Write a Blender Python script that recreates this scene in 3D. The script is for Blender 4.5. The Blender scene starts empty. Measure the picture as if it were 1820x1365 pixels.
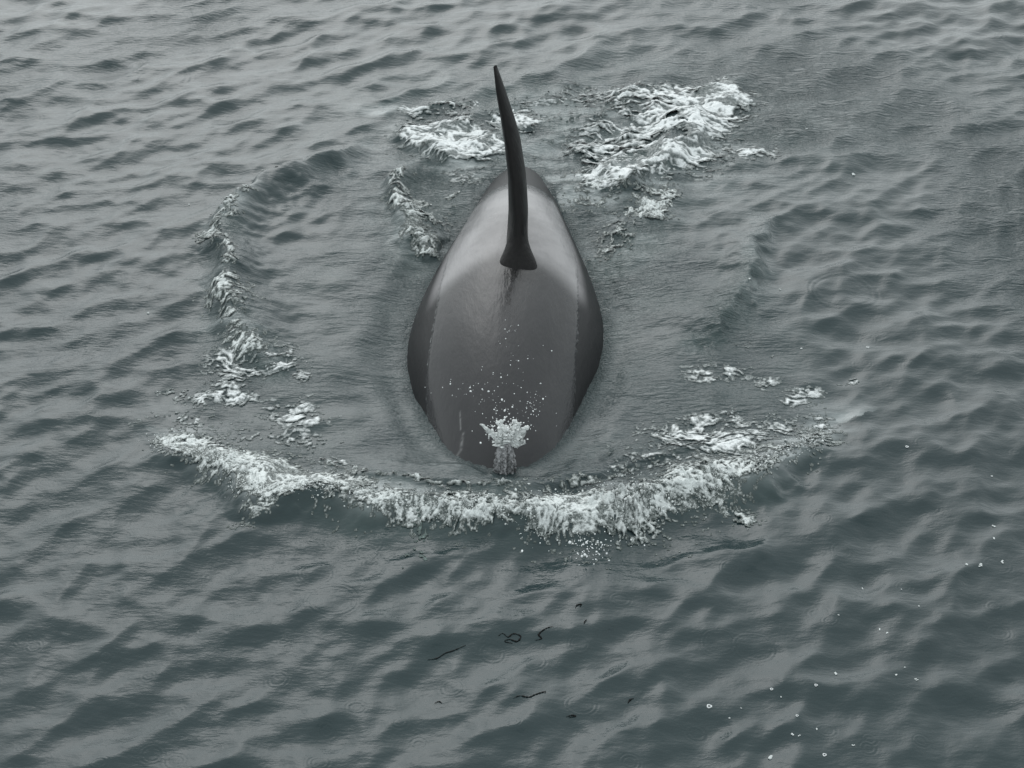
import bpy, math, random
import numpy as np

# ---------------------------------------------------------------- camera, sky, sun, exposure
S = bpy.context.scene
COL = S.collection
PITCH, HFOV, DIST = math.radians(33.0), math.radians(30.0), 17.0
CAM = np.array([0.0, -DIST*math.cos(PITCH), DIST*math.sin(PITCH)])
cd = bpy.data.cameras.new('camera'); cam = bpy.data.objects.new('camera', cd); COL.objects.link(cam)
cam.location = CAM; cam.rotation_euler = (math.pi/2-PITCH, 0, 0)
cd.sensor_width = 36.0; cd.angle = HFOV; cd.clip_start = 0.1; cd.clip_end = 4000
S.camera = cam
S.view_settings.view_transform = 'Standard'; S.view_settings.look = 'None'
S.view_settings.exposure = 0.0; S.view_settings.gamma = 1.0
S.view_settings.use_curve_mapping = False

SUN_EL, SUN_AZ = math.radians(36), math.radians(-10)
w = bpy.data.worlds.new('World'); S.world = w; w.use_nodes = True
nt = w.node_tree; nt.nodes.clear()
out = nt.nodes.new('ShaderNodeOutputWorld'); bg = nt.nodes.new('ShaderNodeBackground')
sky = nt.nodes.new('ShaderNodeTexSky'); sky.sky_type = 'NISHITA'; sky.sun_disc = False
sky.sun_elevation = SUN_EL; sky.sun_rotation = SUN_AZ
sky.air_density = 1.0; sky.dust_density = 6.0; sky.ozone_density = 1.0
hs = nt.nodes.new('ShaderNodeHueSaturation'); hs.inputs['Saturation'].default_value = 0.06
mx = nt.nodes.new('ShaderNodeMix'); mx.data_type = 'RGBA'
mx.inputs[0].default_value = 0.65
mx.inputs[7].default_value = (11.2, 12.3, 12.6, 1)      # even grey cloud deck over the clear-air sky
nt.links.new(sky.outputs[0], hs.inputs['Color']); nt.links.new(hs.outputs[0], mx.inputs[6])
nt.links.new(mx.outputs[2], bg.inputs['Color']); bg.inputs['Strength'].default_value = 0.12
nt.links.new(bg.outputs[0], out.inputs[0])
ld = bpy.data.lights.new('sun', 'SUN'); ld.energy = 0.58; ld.angle = math.radians(116); ld.color = (1, 0.997, 0.985)
sun = bpy.data.objects.new('sun', ld); COL.objects.link(sun)
sun.rotation_euler = (math.pi/2-SUN_EL, 0, math.pi-SUN_AZ)

# ---------------------------------------------------------------- helpers
rng = np.random.default_rng(7)
random.seed(7)
F = 910/math.tan(HFOV/2)
ZC = 0.0        # height of the water crest being surveyed
def at(px, py, z=None):
    """point of the world at height z seen at photograph position px, py (used for surveying only)"""
    if z is None: z = ZC
    a = PITCH+np.arctan((np.asarray(py, float)-682.5)/F)
    ry = (CAM[2]-z)/np.tan(a)
    depth = ry*math.cos(PITCH)+(CAM[2]-z)*math.sin(PITCH)
    return np.stack([(np.asarray(px, float)-910)/F*depth, ry+CAM[1]], -1)
def P(lst, z=None):
    a = np.array(lst, float); return at(a[:, 0], a[:, 1], z)

_T = rng.random((256, 256)).astype(np.float32)
def vnoise(x, y):
    xi = np.floor(x).astype(np.int64); yi = np.floor(y).astype(np.int64)
    fx = (x-xi).astype(np.float32); fy = (y-yi).astype(np.float32)
    fx = fx*fx*fx*(fx*(fx*6-15)+10); fy = fy*fy*fy*(fy*(fy*6-15)+10)
    a = _T[xi & 255, yi & 255]; b = _T[(xi+1) & 255, yi & 255]
    c = _T[xi & 255, (yi+1) & 255]; d = _T[(xi+1) & 255, (yi+1) & 255]
    return (a*(1-fx)+b*fx)*(1-fy)+(c*(1-fx)+d*fx)*fy
def fbm(x, y, s, o=4, g=0.5, seed=0, ax=1.0):
    """-1..1, s = feature size in metres, ax>1 stretches along x"""
    r = 0; amp = 1; tot = 0; ca, sa = math.cos(0.6), math.sin(0.6)
    x = x/s/ax+seed*17.3; y = y/s+seed*9.7
    for i in range(o):
        r = r+amp*(vnoise(x, y)*2-1); tot += amp; amp *= g
        x, y = (x*ca-y*sa)*2.03+3.1, (x*sa+y*ca)*2.03+7.7
    return r/tot*1.6
def sstep(a, b, x):
    t = np.clip((x-a)/(b-a), 0, 1); return t*t*(3-2*t)
def pdist(x, y, pts):
    """distance, arc parameter 0..1 and side (+ = left of the line's direction)"""
    best = np.full(x.shape, 1e9); tt = np.zeros(x.shape); sd = np.ones(x.shape)
    seg = np.linalg.norm(np.diff(pts, axis=0), axis=1); L = seg.sum(); acc = 0
    for i in range(len(pts)-1):
        a = pts[i]; d = pts[i+1]-a
        t = np.clip(((x-a[0])*d[0]+(y-a[1])*d[1])/(d@d), 0, 1)
        ex = x-a[0]-t*d[0]; ey = y-a[1]-t*d[1]; q = ex*ex+ey*ey
        m = q < best
        best = np.where(m, q, best); tt = np.where(m, (acc+t*seg[i])/L, tt)
        sd = np.where(m, np.sign(d[0]*ey-d[1]*ex), sd); acc += seg[i]
    return np.sqrt(best), tt, sd
def smooth_line(pts, n=40):
    pts = np.array(pts, float); k = len(pts)
    q = np.vstack([2*pts[0]-pts[1], pts, 2*pts[-1]-pts[-2]])
    o = []
    for u in np.linspace(0, k-1-1e-6, n):
        i = int(u); t = u-i; a, b, c, d = q[i:i+4]
        o.append(0.5*((2*b)+(-a+c)*t+(2*a-5*b+4*c-d)*t*t+(-a+3*b-3*c+d)*t**3))
    return np.array(o)
def curve(xs, ys):
    xs = np.array(xs, float); ys = np.array(ys, float)
    g = np.linspace(xs[0], xs[-1], 600); v = np.interp(g, xs, ys)
    k = np.exp(-0.5*(np.arange(-60, 61)/20)**2); k /= k.sum()
    v = np.convolve(np.pad(v, 60, mode='reflect', reflect_type='odd'), k, 'valid')
    return lambda q: np.interp(q, g, v)

def tag(o, label=None, cat=None, group=None, kind=None):
    if label: o['label'] = label
    if cat: o['category'] = cat
    if group: o['group'] = group
    if kind: o['kind'] = kind
    return o
def mesh_obj(name, co, faces, mat, parent=None, attrs=None, smooth=True):
    """faces: (n,3) or (n,4) array"""
    me = bpy.data.meshes.new(name); co = np.asarray(co, np.float32); faces = np.asarray(faces, np.int32)
    n, k = faces.shape
    me.vertices.add(len(co)); me.vertices.foreach_set('co', co.ravel())
    me.loops.add(n*k); me.loops.foreach_set('vertex_index', faces.ravel())
    me.polygons.add(n)
    me.polygons.foreach_set('loop_start', np.arange(0, n*k, k, dtype=np.int32))
    if smooth: me.polygons.foreach_set('use_smooth', np.ones(n, bool))
    me.update(calc_edges=True)
    for nm, v in (attrs or {}).items():
        a = me.attributes.new(nm, 'FLOAT', 'POINT'); a.data.foreach_set('value', np.asarray(v, np.float32).ravel())
    me.materials.append(mat)
    o = bpy.data.objects.new(name, me); COL.objects.link(o)
    if parent: o.parent = parent
    return o
def grid_faces(r, c, close=False):
    i = np.arange(r-1)[:, None]; j = np.arange(c if close else c-1)[None, :]; j2 = (j+1) % c
    return np.stack([i*c+j, i*c+j2, (i+1)*c+j2, (i+1)*c+j], -1).reshape(-1, 4)
def compact(co, faces, attrs):
    u, inv = np.unique(faces.ravel(), return_inverse=True)
    return co[u], inv.reshape(faces.shape), {k: v[u] for k, v in attrs.items()}

# ---------------------------------------------------------------- materials
def mat(name):
    m = bpy.data.materials.new(name); m.use_nodes = True
    return m, m.node_tree, m.node_tree.nodes['Principled BSDF']
def N(t, kind, **kw):
    n = t.nodes.new(kind)
    for k, v in kw.items(): setattr(n, k, v)
    return n
def attr(t, name):
    n = t.nodes.new('ShaderNodeAttribute'); n.attribute_name = name; return n.outputs['Fac']
def math_(t, op, a, b=None, clamp=False):
    n = t.nodes.new('ShaderNodeMath'); n.operation = op; n.use_clamp = clamp
    for i, v in enumerate((a, b)):
        if v is None: continue
        if isinstance(v, (int, float)): n.inputs[i].default_value = v
        else: t.links.new(v, n.inputs[i])
    return n.outputs[0]
def noise(t, vec, scale, detail=4, rough=0.55, mapscale=None):
    if mapscale:
        mp = t.nodes.new('ShaderNodeMapping'); mp.inputs['Scale'].default_value = mapscale
        t.links.new(vec, mp.inputs['Vector']); vec = mp.outputs[0]
    n = t.nodes.new('ShaderNodeTexNoise'); n.inputs['Scale'].default_value = scale
    n.inputs['Detail'].default_value = detail; n.inputs['Roughness'].default_value = rough
    t.links.new(vec, n.inputs['Vector']); return n.outputs['Fac']
def mixc(t, f, a, b):
    n = t.nodes.new('ShaderNodeMix'); n.data_type = 'RGBA'
    for i, v in ((0, f), (6, a), (7, b)):
        if isinstance(v, (int, float)): n.inputs[i].default_value = v
        elif isinstance(v, tuple): n.inputs[i].default_value = (*v, 1)
        else: t.links.new(v, n.inputs[i])
    return n.outputs[2]
def bump(t, h, dist, strength=1.0, normal=None):
    n = t.nodes.new('ShaderNodeBump'); n.inputs['Distance'].default_value = dist
    if isinstance(strength, (int, float)): n.inputs['Strength'].default_value = strength
    else: t.links.new(strength, n.inputs['Strength'])
    t.links.new(h, n.inputs['Height'])
    if normal: t.links.new(normal, n.inputs['Normal'])
    return n.outputs[0]

M_water, t, b = mat('sea_water')
geo = N(t, 'ShaderNodeNewGeometry'); pos = geo.outputs['Position']
big = noise(t, pos, 0.35, 3)
tint = mixc(t, big, (0.017, 0.033, 0.035), (0.022, 0.034, 0.037))
tint = mixc(t, attr(t, 'aer'), tint, (0.075, 0.105, 0.100))
tint = mixc(t, math_(t, 'MULTIPLY', attr(t, 'foam'), 1.0, True), tint, (0.42, 0.45, 0.45))
t.links.new(tint, b.inputs['Base Color'])
b.inputs['Roughness'].default_value = 0.07; b.inputs['IOR'].default_value = 1.333
n1 = noise(t, pos, 1.0, 3, 0.6, (7, 24, 8)); n2 = noise(t, pos, 1.0, 3, 0.6, (22, 60, 20)); n3 = noise(t, pos, 3.2, 4, 0.55)
nb = bump(t, n3, 0.02, 0.5)
n5 = noise(t, pos, 1.0, 4, 0.6, (5, 11, 6))
nb = bump(t, n5, 0.020, 0.40, nb)
nb = bump(t, n1, 0.042, attr(t, 'rip'), nb)
nb = bump(t, n2, 0.012, attr(t, 'rip'), nb)
n4 = noise(t, pos, 42.0, 3, 0.7)
nb = bump(t, n4, 0.030, attr(t, 'grain'), nb)
t.links.new(nb, b.inputs['Normal'])

def foam_mat(name, white, dark, scale=32.0):
    m, t, b = mat(name)
    geo = N(t, 'ShaderNodeNewGeometry'); pos = geo.outputs['Position']
    c = attr(t, 'cover')
    f1 = noise(t, pos, scale, 3, 0.7); f2 = noise(t, pos, scale*2.6, 2, 0.7)
    k = math_(t, 'ADD', math_(t, 'MULTIPLY', math_(t, 'SUBTRACT', f1, 0.5), 2.0), math_(t, 'MULTIPLY', math_(t, 'SUBTRACT', f2, 0.5), 1.5))
    k = math_(t, 'ADD', c, math_(t, 'MULTIPLY', k, attr(t, 'speck')), True)
    t.links.new(mixc(t, k, dark, white), b.inputs['Base Color'])
    r = math_(t, 'ADD', math_(t, 'MULTIPLY', k, 0.5), 0.10); t.links.new(r, b.inputs['Roughness'])
    b.inputs['IOR'].default_value = 1.333
    t.links.new(bump(t, f2, 0.008, 0.6, bump(t, f1, 0.015, 0.8)), b.inputs['Normal'])
    return m
M_foam = foam_mat('sea_foam', (0.74, 0.76, 0.76), (0.045, 0.062, 0.060))
M_splash = foam_mat('splash_foam', (0.72, 0.75, 0.74), (0.06, 0.075, 0.07), 52.0)

M_drop, t, b = mat('water_droplet')
b.inputs['Base Color'].default_value = (0.8, 0.82, 0.82, 1); b.inputs['Roughness'].default_value = 0.15; b.inputs['IOR'].default_value = 1.333
M_plume, t, b = mat('bubbly_water')
b.inputs['Base Color'].default_value = (0.16, 0.22, 0.20, 1); b.inputs['Roughness'].default_value = 0.2; b.inputs['IOR'].default_value = 1.333
M_refl, t, b = mat('black_reflection')
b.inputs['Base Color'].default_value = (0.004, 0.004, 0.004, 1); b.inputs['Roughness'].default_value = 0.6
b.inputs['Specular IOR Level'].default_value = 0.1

M_skin, t, b = mat('orca_skin')
tc = N(t, 'ShaderNodeTexCoord'); pos = tc.outputs['Object']
mott = noise(t, pos, 6.0, 5, 0.6, (1, 0.35, 1)); fine = noise(t, pos, 60.0, 3, 0.6, (1, 0.2, 1))
base = mixc(t, mott, (0.010, 0.011, 0.012), (0.017, 0.017, 0.018))
pale = mixc(t, mott, (0.16, 0.155, 0.158), (0.24, 0.23, 0.235))
c = mixc(t, attr(t, 'saddle'), base, pale)
c = mixc(t, attr(t, 'scar'), c, (0.20, 0.20, 0.20))
c = mixc(t, attr(t, 'mark_refl'), c, (0.004, 0.004, 0.004))
t.links.new(c, b.inputs['Base Color'])
b.inputs['IOR'].default_value = 1.36; b.inputs['Specular IOR Level'].default_value = 0.22  # specular cut and base darkened: the flanks' shade put into the skin
t.links.new(math_(t, 'ADD', math_(t, 'MULTIPLY', fine, 0.12), 0.34), b.inputs['Roughness'])
t.links.new(bump(t, fine, 0.003, 0.6, bump(t, mott, 0.01, 0.5)), b.inputs['Normal'])

M_film, t, b = mat('wet_skin_film')
tc = N(t, 'ShaderNodeTexCoord'); pos = tc.outputs['Object']
mott = noise(t, pos, 5.0, 5, 0.6, (1, 0.3, 1)); fine = noise(t, pos, 45.0, 3, 0.6, (1, 0.3, 1))
base = mixc(t, mott, (0.016, 0.0165, 0.018), (0.028, 0.028, 0.030))
pale = mixc(t, mott, (0.17, 0.165, 0.168), (0.26, 0.25, 0.253))
c = mixc(t, attr(t, 'saddle'), base, pale)
c = mixc(t, attr(t, 'scar'), c, (0.22, 0.22, 0.22))
c = mixc(t, attr(t, 'mark_refl'), c, (0.004, 0.004, 0.004))
c = mixc(t, attr(t, 'fringe'), c, (0.26, 0.27, 0.27))
t.links.new(c, b.inputs['Base Color']); b.inputs['IOR'].default_value = 1.34
wide = noise(t, pos, 1.6, 4, 0.6, (1.3, 0.5, 1)); t.links.new(math_(t, 'ADD', math_(t, 'MULTIPLY', wide, 0.32), 0.06), b.inputs['Roughness'])
t.links.new(bump(t, fine, 0.003, 0.4, bump(t, mott, 0.022, 0.5)), b.inputs['Normal'])

M_fin, t, b = mat('fin_skin')
tc = N(t, 'ShaderNodeTexCoord'); pos = tc.outputs['Object']
st = noise(t, pos, 1.0, 5, 0.6, (34, 34, 1.6))
t.links.new(mixc(t, st, (0.007, 0.007, 0.007), (0.019, 0.018, 0.018)), b.inputs['Base Color'])
b.inputs['Roughness'].default_value = 0.35; b.inputs['IOR'].default_value = 1.36; b.inputs['Specular IOR Level'].default_value = 0.15
t.links.new(bump(t, st, 0.008, 0.7), b.inputs['Normal'])

# ---------------------------------------------------------------- orca shape (needed by the water too)
h_top = curve([-2.8, -2.4, -2.0, -1.6, -1.35, -1.0, -0.5, 0.2, 1.2, 2.0, 3.0, 3.8, 4.3, 5.2, 6.0],
              [-0.95, -0.66, -0.40, -0.15, 0.01, 0.15, 0.29, 0.43, 0.53, 0.53, 0.39, 0.18, 0.02, -0.35, -0.75])
a_w = curve([-2.8, -2.4, -2.0, -1.5, -1.0, -0.5, 0.0, 0.6, 1.2, 2.0, 3.0, 4.0, 5.0, 6.0],
            [0.12, 0.30, 0.41, 0.50, 0.59, 0.70, 0.82, 0.94, 0.94, 0.81, 0.57, 0.40, 0.26, 0.14])
b_h = curve([-2.8, -2.4, -2.0, -1.5, -1.0, -0.5, 0.0, 0.6, 1.2, 2.0, 3.0, 4.0, 5.0, 6.0],
            [0.12, 0.30, 0.42, 0.52, 0.62, 0.70, 0.76, 0.78, 0.80, 0.84, 0.70, 0.50, 0.38, 0.22])
x_c = curve([-2.8, -1.3, 0.0, 1.3, 3.0, 4.3, 6.0], [-0.09, -0.09, -0.115, -0.03, 0.04, 0.08, 0.10])
def body_pt(Y, th, off=0.0):
    """th = 0 on the spine, +-pi at the belly"""
    a = a_w(Y)+off; bb = b_h(Y); h = h_top(Y)
    return np.stack([x_c(Y)+a*np.sin(th), Y, h-bb+(bb+off)*np.cos(th)], -1)
def body_half(Y):
    """half width where the body meets z = 0"""
    h = h_top(Y); bb = b_h(Y); q = np.clip((bb-h)/bb, -1, 1)
    return np.where((Y > -1.36) & (Y < 4.3), a_w(Y)*np.sqrt(np.clip(1-q*q, 0, 1)), 0.0)

# ---------------------------------------------------------------- the sea surface
BOW = smooth_line(P([(262, 742), (330, 785), (420, 822), (455, 872), (560, 866), (690, 892), (800, 905), (900, 912), (1040, 925), (1150, 895), (1290, 850), (1390, 800), (1500, 735)], 0.13), 60)
BOW2 = smooth_line(P([(560, 815), (640, 848), (760, 868), (880, 876), (940, 872), (1040, 850), (1180, 815), (1290, 770)], 0.06), 40)
INNER = smooth_line(P([(660, 800), (760, 838), (880, 858), (980, 850), (1080, 820), (1180, 770)], 0.05), 30)
LEFT = smooth_line(P([(650, 225), (600, 255), (530, 285), (450, 320), (405, 360), (385, 400), (398, 460), (405, 530), (425, 590), (480, 630)], 0.18), 40)
RIGHT = smooth_line(P([(1340, 380), (1350, 440), (1335, 500), (1280, 550), (1230, 600)], 0.08), 24)
CURL = smooth_line(P([(740, 285), (710, 310), (715, 370), (745, 425), (790, 430)], 0.1), 24)
REARR = smooth_line(P([(1020, 320), (1080, 318), (1160, 285), (1230, 265), (1245, 225), (1260, 180)], 0.1), 24)
REARL = smooth_line(P([(715, 195), (720, 240), (770, 262), (840, 290)], 0.08), 24)

# wave components: crests run from lower left to upper right of the view
NW = 120
lam = np.exp(rng.uniform(math.log(0.13), math.log(3.2), NW))
ang = np.radians(-54)+rng.normal(0, 1, NW)*np.radians(27)
ang[::9] += np.radians(70)
sl = 0.0275*np.exp(-0.5*(np.log(lam/0.48)/0.85)**2)*rng.uniform(0.6, 1.4, NW)
kk = 2*np.pi/lam; amp = sl/kk*1.15; ph = rng.uniform(0, 2*np.pi, NW)
kx, ky = kk*np.cos(ang), kk*np.sin(ang)

RAIN = []
for q in [(655, 965, .17), (1035, 1252, .17), (1498, 981, .13), (1570, 972, .11), (1775, 1005, .16), (1545, 1025, .12), (1605, 1043, .09), (40, 210, .33), (400, 895, .16), (950, 1176, .12),
          (560, 1020, .22), (590, 1070, .3), (215, 925, .12), (180, 630, .28), (1280, 1143, .2), (1340, 1147, .22), (1740, 60, .45), (1800, 240, .6), (290, 140, .5), (630, 935, .1), (1500, 520, .5),
          (1455, 925, .12), (1650, 795, .18), (1760, 640, .2), (770, 95, .4), (1105, 1070, .11), (1130, 985, .12)]:
    RAIN.append((*at(q[0], q[1]), q[2]))
for i in range(120):
    p = at(rng.uniform(0, 1820), rng.uniform(300, 1360)); RAIN.append((p[0], p[1], rng.uniform(0.03, 0.13)))

def fade(lam_, sp): return np.clip((lam_/sp-3.0)/4.0, 0, 1)

def sea(x, y, spacing=None):
    """displaced position and masks of the sea surface for undisturbed position x, y"""
    if spacing is None: spacing = np.full(x.shape, 0.01)
    near = (np.abs(x) < 9) & (y > -8) & (y < 13)
    # whale distance
    hw = body_half(y); dxb = np.abs(x-x_c(y))-hw
    dend = np.where(y < -1.36, -1.36-y, np.where(y > 4.3, y-4.3, 0))
    db = np.sqrt(np.maximum(dxb, 0)**2+dend**2)
    wx = x+0.10*fbm(x, y, 0.7, 3, seed=1)+0.03*fbm(x, y, 0.12, 2, seed=2)
    wy = y+0.10*fbm(x, y, 0.7, 3, seed=3)+0.03*fbm(x, y, 0.12, 2, seed=4)
    dB, tB, sB = pdist(wx, wy, BOW); dB2, tB2, sB2 = pdist(wx, wy, BOW2)
    dI, tI, sI = pdist(wx, wy, INNER); dL, tL, sL = pdist(wx, wy, LEFT)
    dR, tR, sR = pdist(wx, wy, RIGHT); dC, tC, sC = pdist(wx, wy, CURL)
    dRR, tRR, sRR = pdist(wx, wy, REARR); dRL, tRL, sRL = pdist(wx, wy, REARL)
    # sheltered water inside the bow wave
    ins = 1-sstep(0.85, 1.25, np.sqrt(((x-0.0)/2.55)**2+((y-0.55)/2.6)**2))
    calm = 1-0.68*ins
    dx = np.zeros_like(x); dy = np.zeros_like(x); z = np.zeros_like(x)
    for i in range(NW):
        f = amp[i]*fade(lam[i], spacing)*(calm if lam[i] < 2.2 else 0.5+0.5*calm)
        p = kx[i]*x+ky[i]*y+ph[i]
        s_, c_ = np.sin(p), np.cos(p)
        z = z+f*c_; q = 0.8*f
        dx = dx-q*math.cos(ang[i])*s_; dy = dy-q*math.sin(ang[i])*s_
    def ridge(d, side, t, A, wo, wi, pw=1.0, outer=-1):
        wv = np.where(side == outer, wo, wi)
        return A*np.exp(-(d/wv)**2)*np.clip(np.sin(np.pi*np.clip(t, 0.0, 1))*1.7, 0, 1)**pw
    lf = sstep(0.15, 0.5, spacing)
    r = ridge(dB, sB, tB, 0.15, 0.15, 0.45)
    r += ridge(dB2, sB2, tB2, 0.05, 0.07, 0.20)
    r += ridge(dI, sI, tI, 0.055, 0.14, 0.14)
    r += ridge(dL, sL, tL, 0.18, 0.12, 0.36, outer=-1)
    r += ridge(dR, sR, tR, 0.10, 0.10, 0.30, outer=1)
    r += ridge(dC, sC, tC, 0.13, 0.12, 0.22, outer=-1)
    r += ridge(dRR, sRR, tRR, 0.12, 0.10, 0.40, outer=-1)
    r += ridge(dRL, sRL, tRL, 0.09, 0.10, 0.35, outer=-1)
    # trough along the flanks, swell in front of the head
    fl = np.exp(-((db-0.05)/0.42)**2)*sstep(-1.7, 0.3, y)*(1-sstep(2.8, 4.0, y))
    r -= 0.11*fl
    r += 0.0075*np.cos(2*np.pi*(db+0.08*fbm(x, y, 0.9, 2, seed=9))/0.42)*np.exp(-(db/0.95)**2)*sstep(0.06, 0.25, db)*sstep(-2.2, -1.0, y)*(1-sstep(2.5, 4.0, y))
    r += ins*sstep(0.05, 0.3, db)*0.004*fbm(x*1.0, y+0.35*np.abs(x), 0.16, 3, 0.6, seed=10, ax=3.0)
    r += 0.05*np.exp(-(((x+0.08)/0.8)**2+((y+1.9)/0.35)**2))
    # long radiating undulation left of the whale
    und = ins*sstep(0.3, 0.7, db)
    r += und*0.010*np.sin(2*np.pi*(y*1.6+0.5*x+0.5*fbm(x, y, 1.5, 2, seed=8)))
    z = z+r*(1-lf)
    # churned water
    ch = np.exp(-(((x-0.9)/2.2)**2+((y-5.3)/1.5)**2))+0.8*np.exp(-((x-1.15-0.1*(y-3))/0.45)**2-((y-3.0)/1.5)**2)+0.6*np.exp(-((x+1.0)/0.45)**2-((y-3.3)/1.0)**2)
    ch = np.clip(ch+0.7*np.exp(-(dL/0.22)**2)*sstep(0.3, .5, tL)+0.6*np.exp(-(dR/0.15)**2), 0, 1)
    z = z+ch*(0.040*fbm(x, y, 0.26, 4, 0.6, seed=11)+0.014*fbm(x, y, 0.07, 2, 0.6, seed=12, ax=2))*fade(0.1, spacing)
    ed = np.exp(-(db/0.12)**2)*(y > -1.5)*(y < 4.2)
    z = z+0.012*ed*fbm(x, y, 0.04, 2, 0.7, seed=13)*fade(0.06, spacing)
    for (rx, ry, rr) in RAIN:
        m = (np.abs(x-rx) < rr*1.6) & (np.abs(y-ry) < rr*1.6)
        if m.any():
            rr_ = rr*0.62; d = np.hypot(x[m]-rx, y[m]-ry)
            wl = max(0.03, rr_*0.2)
            z[m] += 0.034*wl*np.exp(-((d-rr_)/(wl*0.9))**2)*np.cos(2*np.pi*(d-rr_)/wl)
    rp = np.clip(0.20+0.55*fbm(x, y, 3.0, 3, seed=20), 0.02, 0.75)
    rp = rp*np.clip(0.25+sstep(-1.5, 3.5, y)*(0.5+0.9*sstep(-2, 3, x)), 0, 1.3)
    rp = np.clip(rp*(1-ins)+ins*(0.42+0.3*fbm(x, y, 0.8, 3, seed=21))+0.8*ch, 0, 1)
    grain = np.clip(0.9*ed+0.45*ins*np.exp(-(db/0.22)**2)*(x > 0), 0, 1)
    aer = np.clip(0.45*ch+0.5*np.exp(-(dB/0.3)**2)*np.sin(np.pi*tB)+0.15*ins, 0, 1)*np.clip(0.6+0.6*fbm(x, y, 0.4, 3, seed=22), 0, 1)
    fo = np.exp(-((db-0.0)/0.018)**2)*(fbm(x, y, 0.05, 2, seed=23) > 0.05)*((y > -1.3) & (y < 1.6))*0.35
    # milky, aerated water and thin scum between the clots of foam
    st = np.clip(0.5+0.9*fbm(x, y, 0.16, 4, 0.6, seed=24, ax=2.4), 0, 1)*np.clip(0.6+0.8*fbm(x, y, 0.7, 2, seed=25), 0, 1)
    veil = np.maximum.reduce([0.55*np.exp(-(dB/0.30)**2)*(sB > 0)+0.35*np.exp(-(dB/0.10)**2), 0.6*np.exp(-(dRR/0.55)**2), 0.6*np.exp(-(dRL/0.45)**2), 0.5*np.exp(-(dC/0.22)**2), 0.4*np.exp(-(dL/0.12)**2)*sstep(.25, .4, tL), 0.35*ch])
    fo = np.clip(np.maximum(fo, veil*st*1.3*(db > 0.05)), 0, 0.6)
    return np.stack([x+dx, y+dy, z], -1), rp*near, grain*near, aer*near, fo*near

def spaced(core_lo, core_hi, n, far, grow=1.12):
    c = np.linspace(core_lo, core_hi, n); st = c[1]-c[0]; l = []; p = core_hi
    while p < far:
        st *= grow; p += st; l.append(p)
    return c, np.array(l)
# rows get coarser with distance from the viewpoint, columns fan out; beyond the view they grow to the horizon
NR, NC = 900, 1180
rr_ = np.linspace(0, 1, NR); y0, y1 = -5.3, 11.0
d0, d1 = y0+14.26, y1+14.26
Yr = 1/((1-rr_)/d0**1.0+rr_/d1**1.0)-14.26
stepf = Yr[-1]-Yr[-2]; ext = []; p = Yr[-1]
while p < 1500: stepf *= 1.16; p += stepf; ext.append(p)
stepn = Yr[1]-Yr[0]; exn = []; p = Yr[0]
while p > -300: stepn *= 1.2; p -= stepn; exn.append(p)
Yr = np.concatenate([exn[::-1], Yr, ext])
u = np.linspace(-1, 1, NC); su = u[1]-u[0]; eu = []; p = 1.0
while p < 200: su *= 1.2; p += su; eu.append(p)
U = np.concatenate([-np.array(eu)[::-1], u, eu])
half = np.clip((Yr+14.26)*0.305+0.55, 2.5, 9.5)
X = U[None, :]*half[:, None]; Y = np.repeat(Yr[:, None], len(U), 1)
sp = np.maximum(np.gradient(X, axis=1), np.gradient(Y, axis=0))
core = np.maximum(sp*0.8, 0.01)
co, rp, gr, ae, fo = sea(X.ravel(), Y.ravel(), core.ravel())
water = mesh_obj('sea_water', co, grid_faces(len(Yr), len(U)), M_water, attrs={'rip': rp, 'grain': gr, 'aer': ae, 'foam': fo})
tag(water, 'dark grey green rippled sea dotted with rings from falling rain', 'sea', kind='structure')

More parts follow.
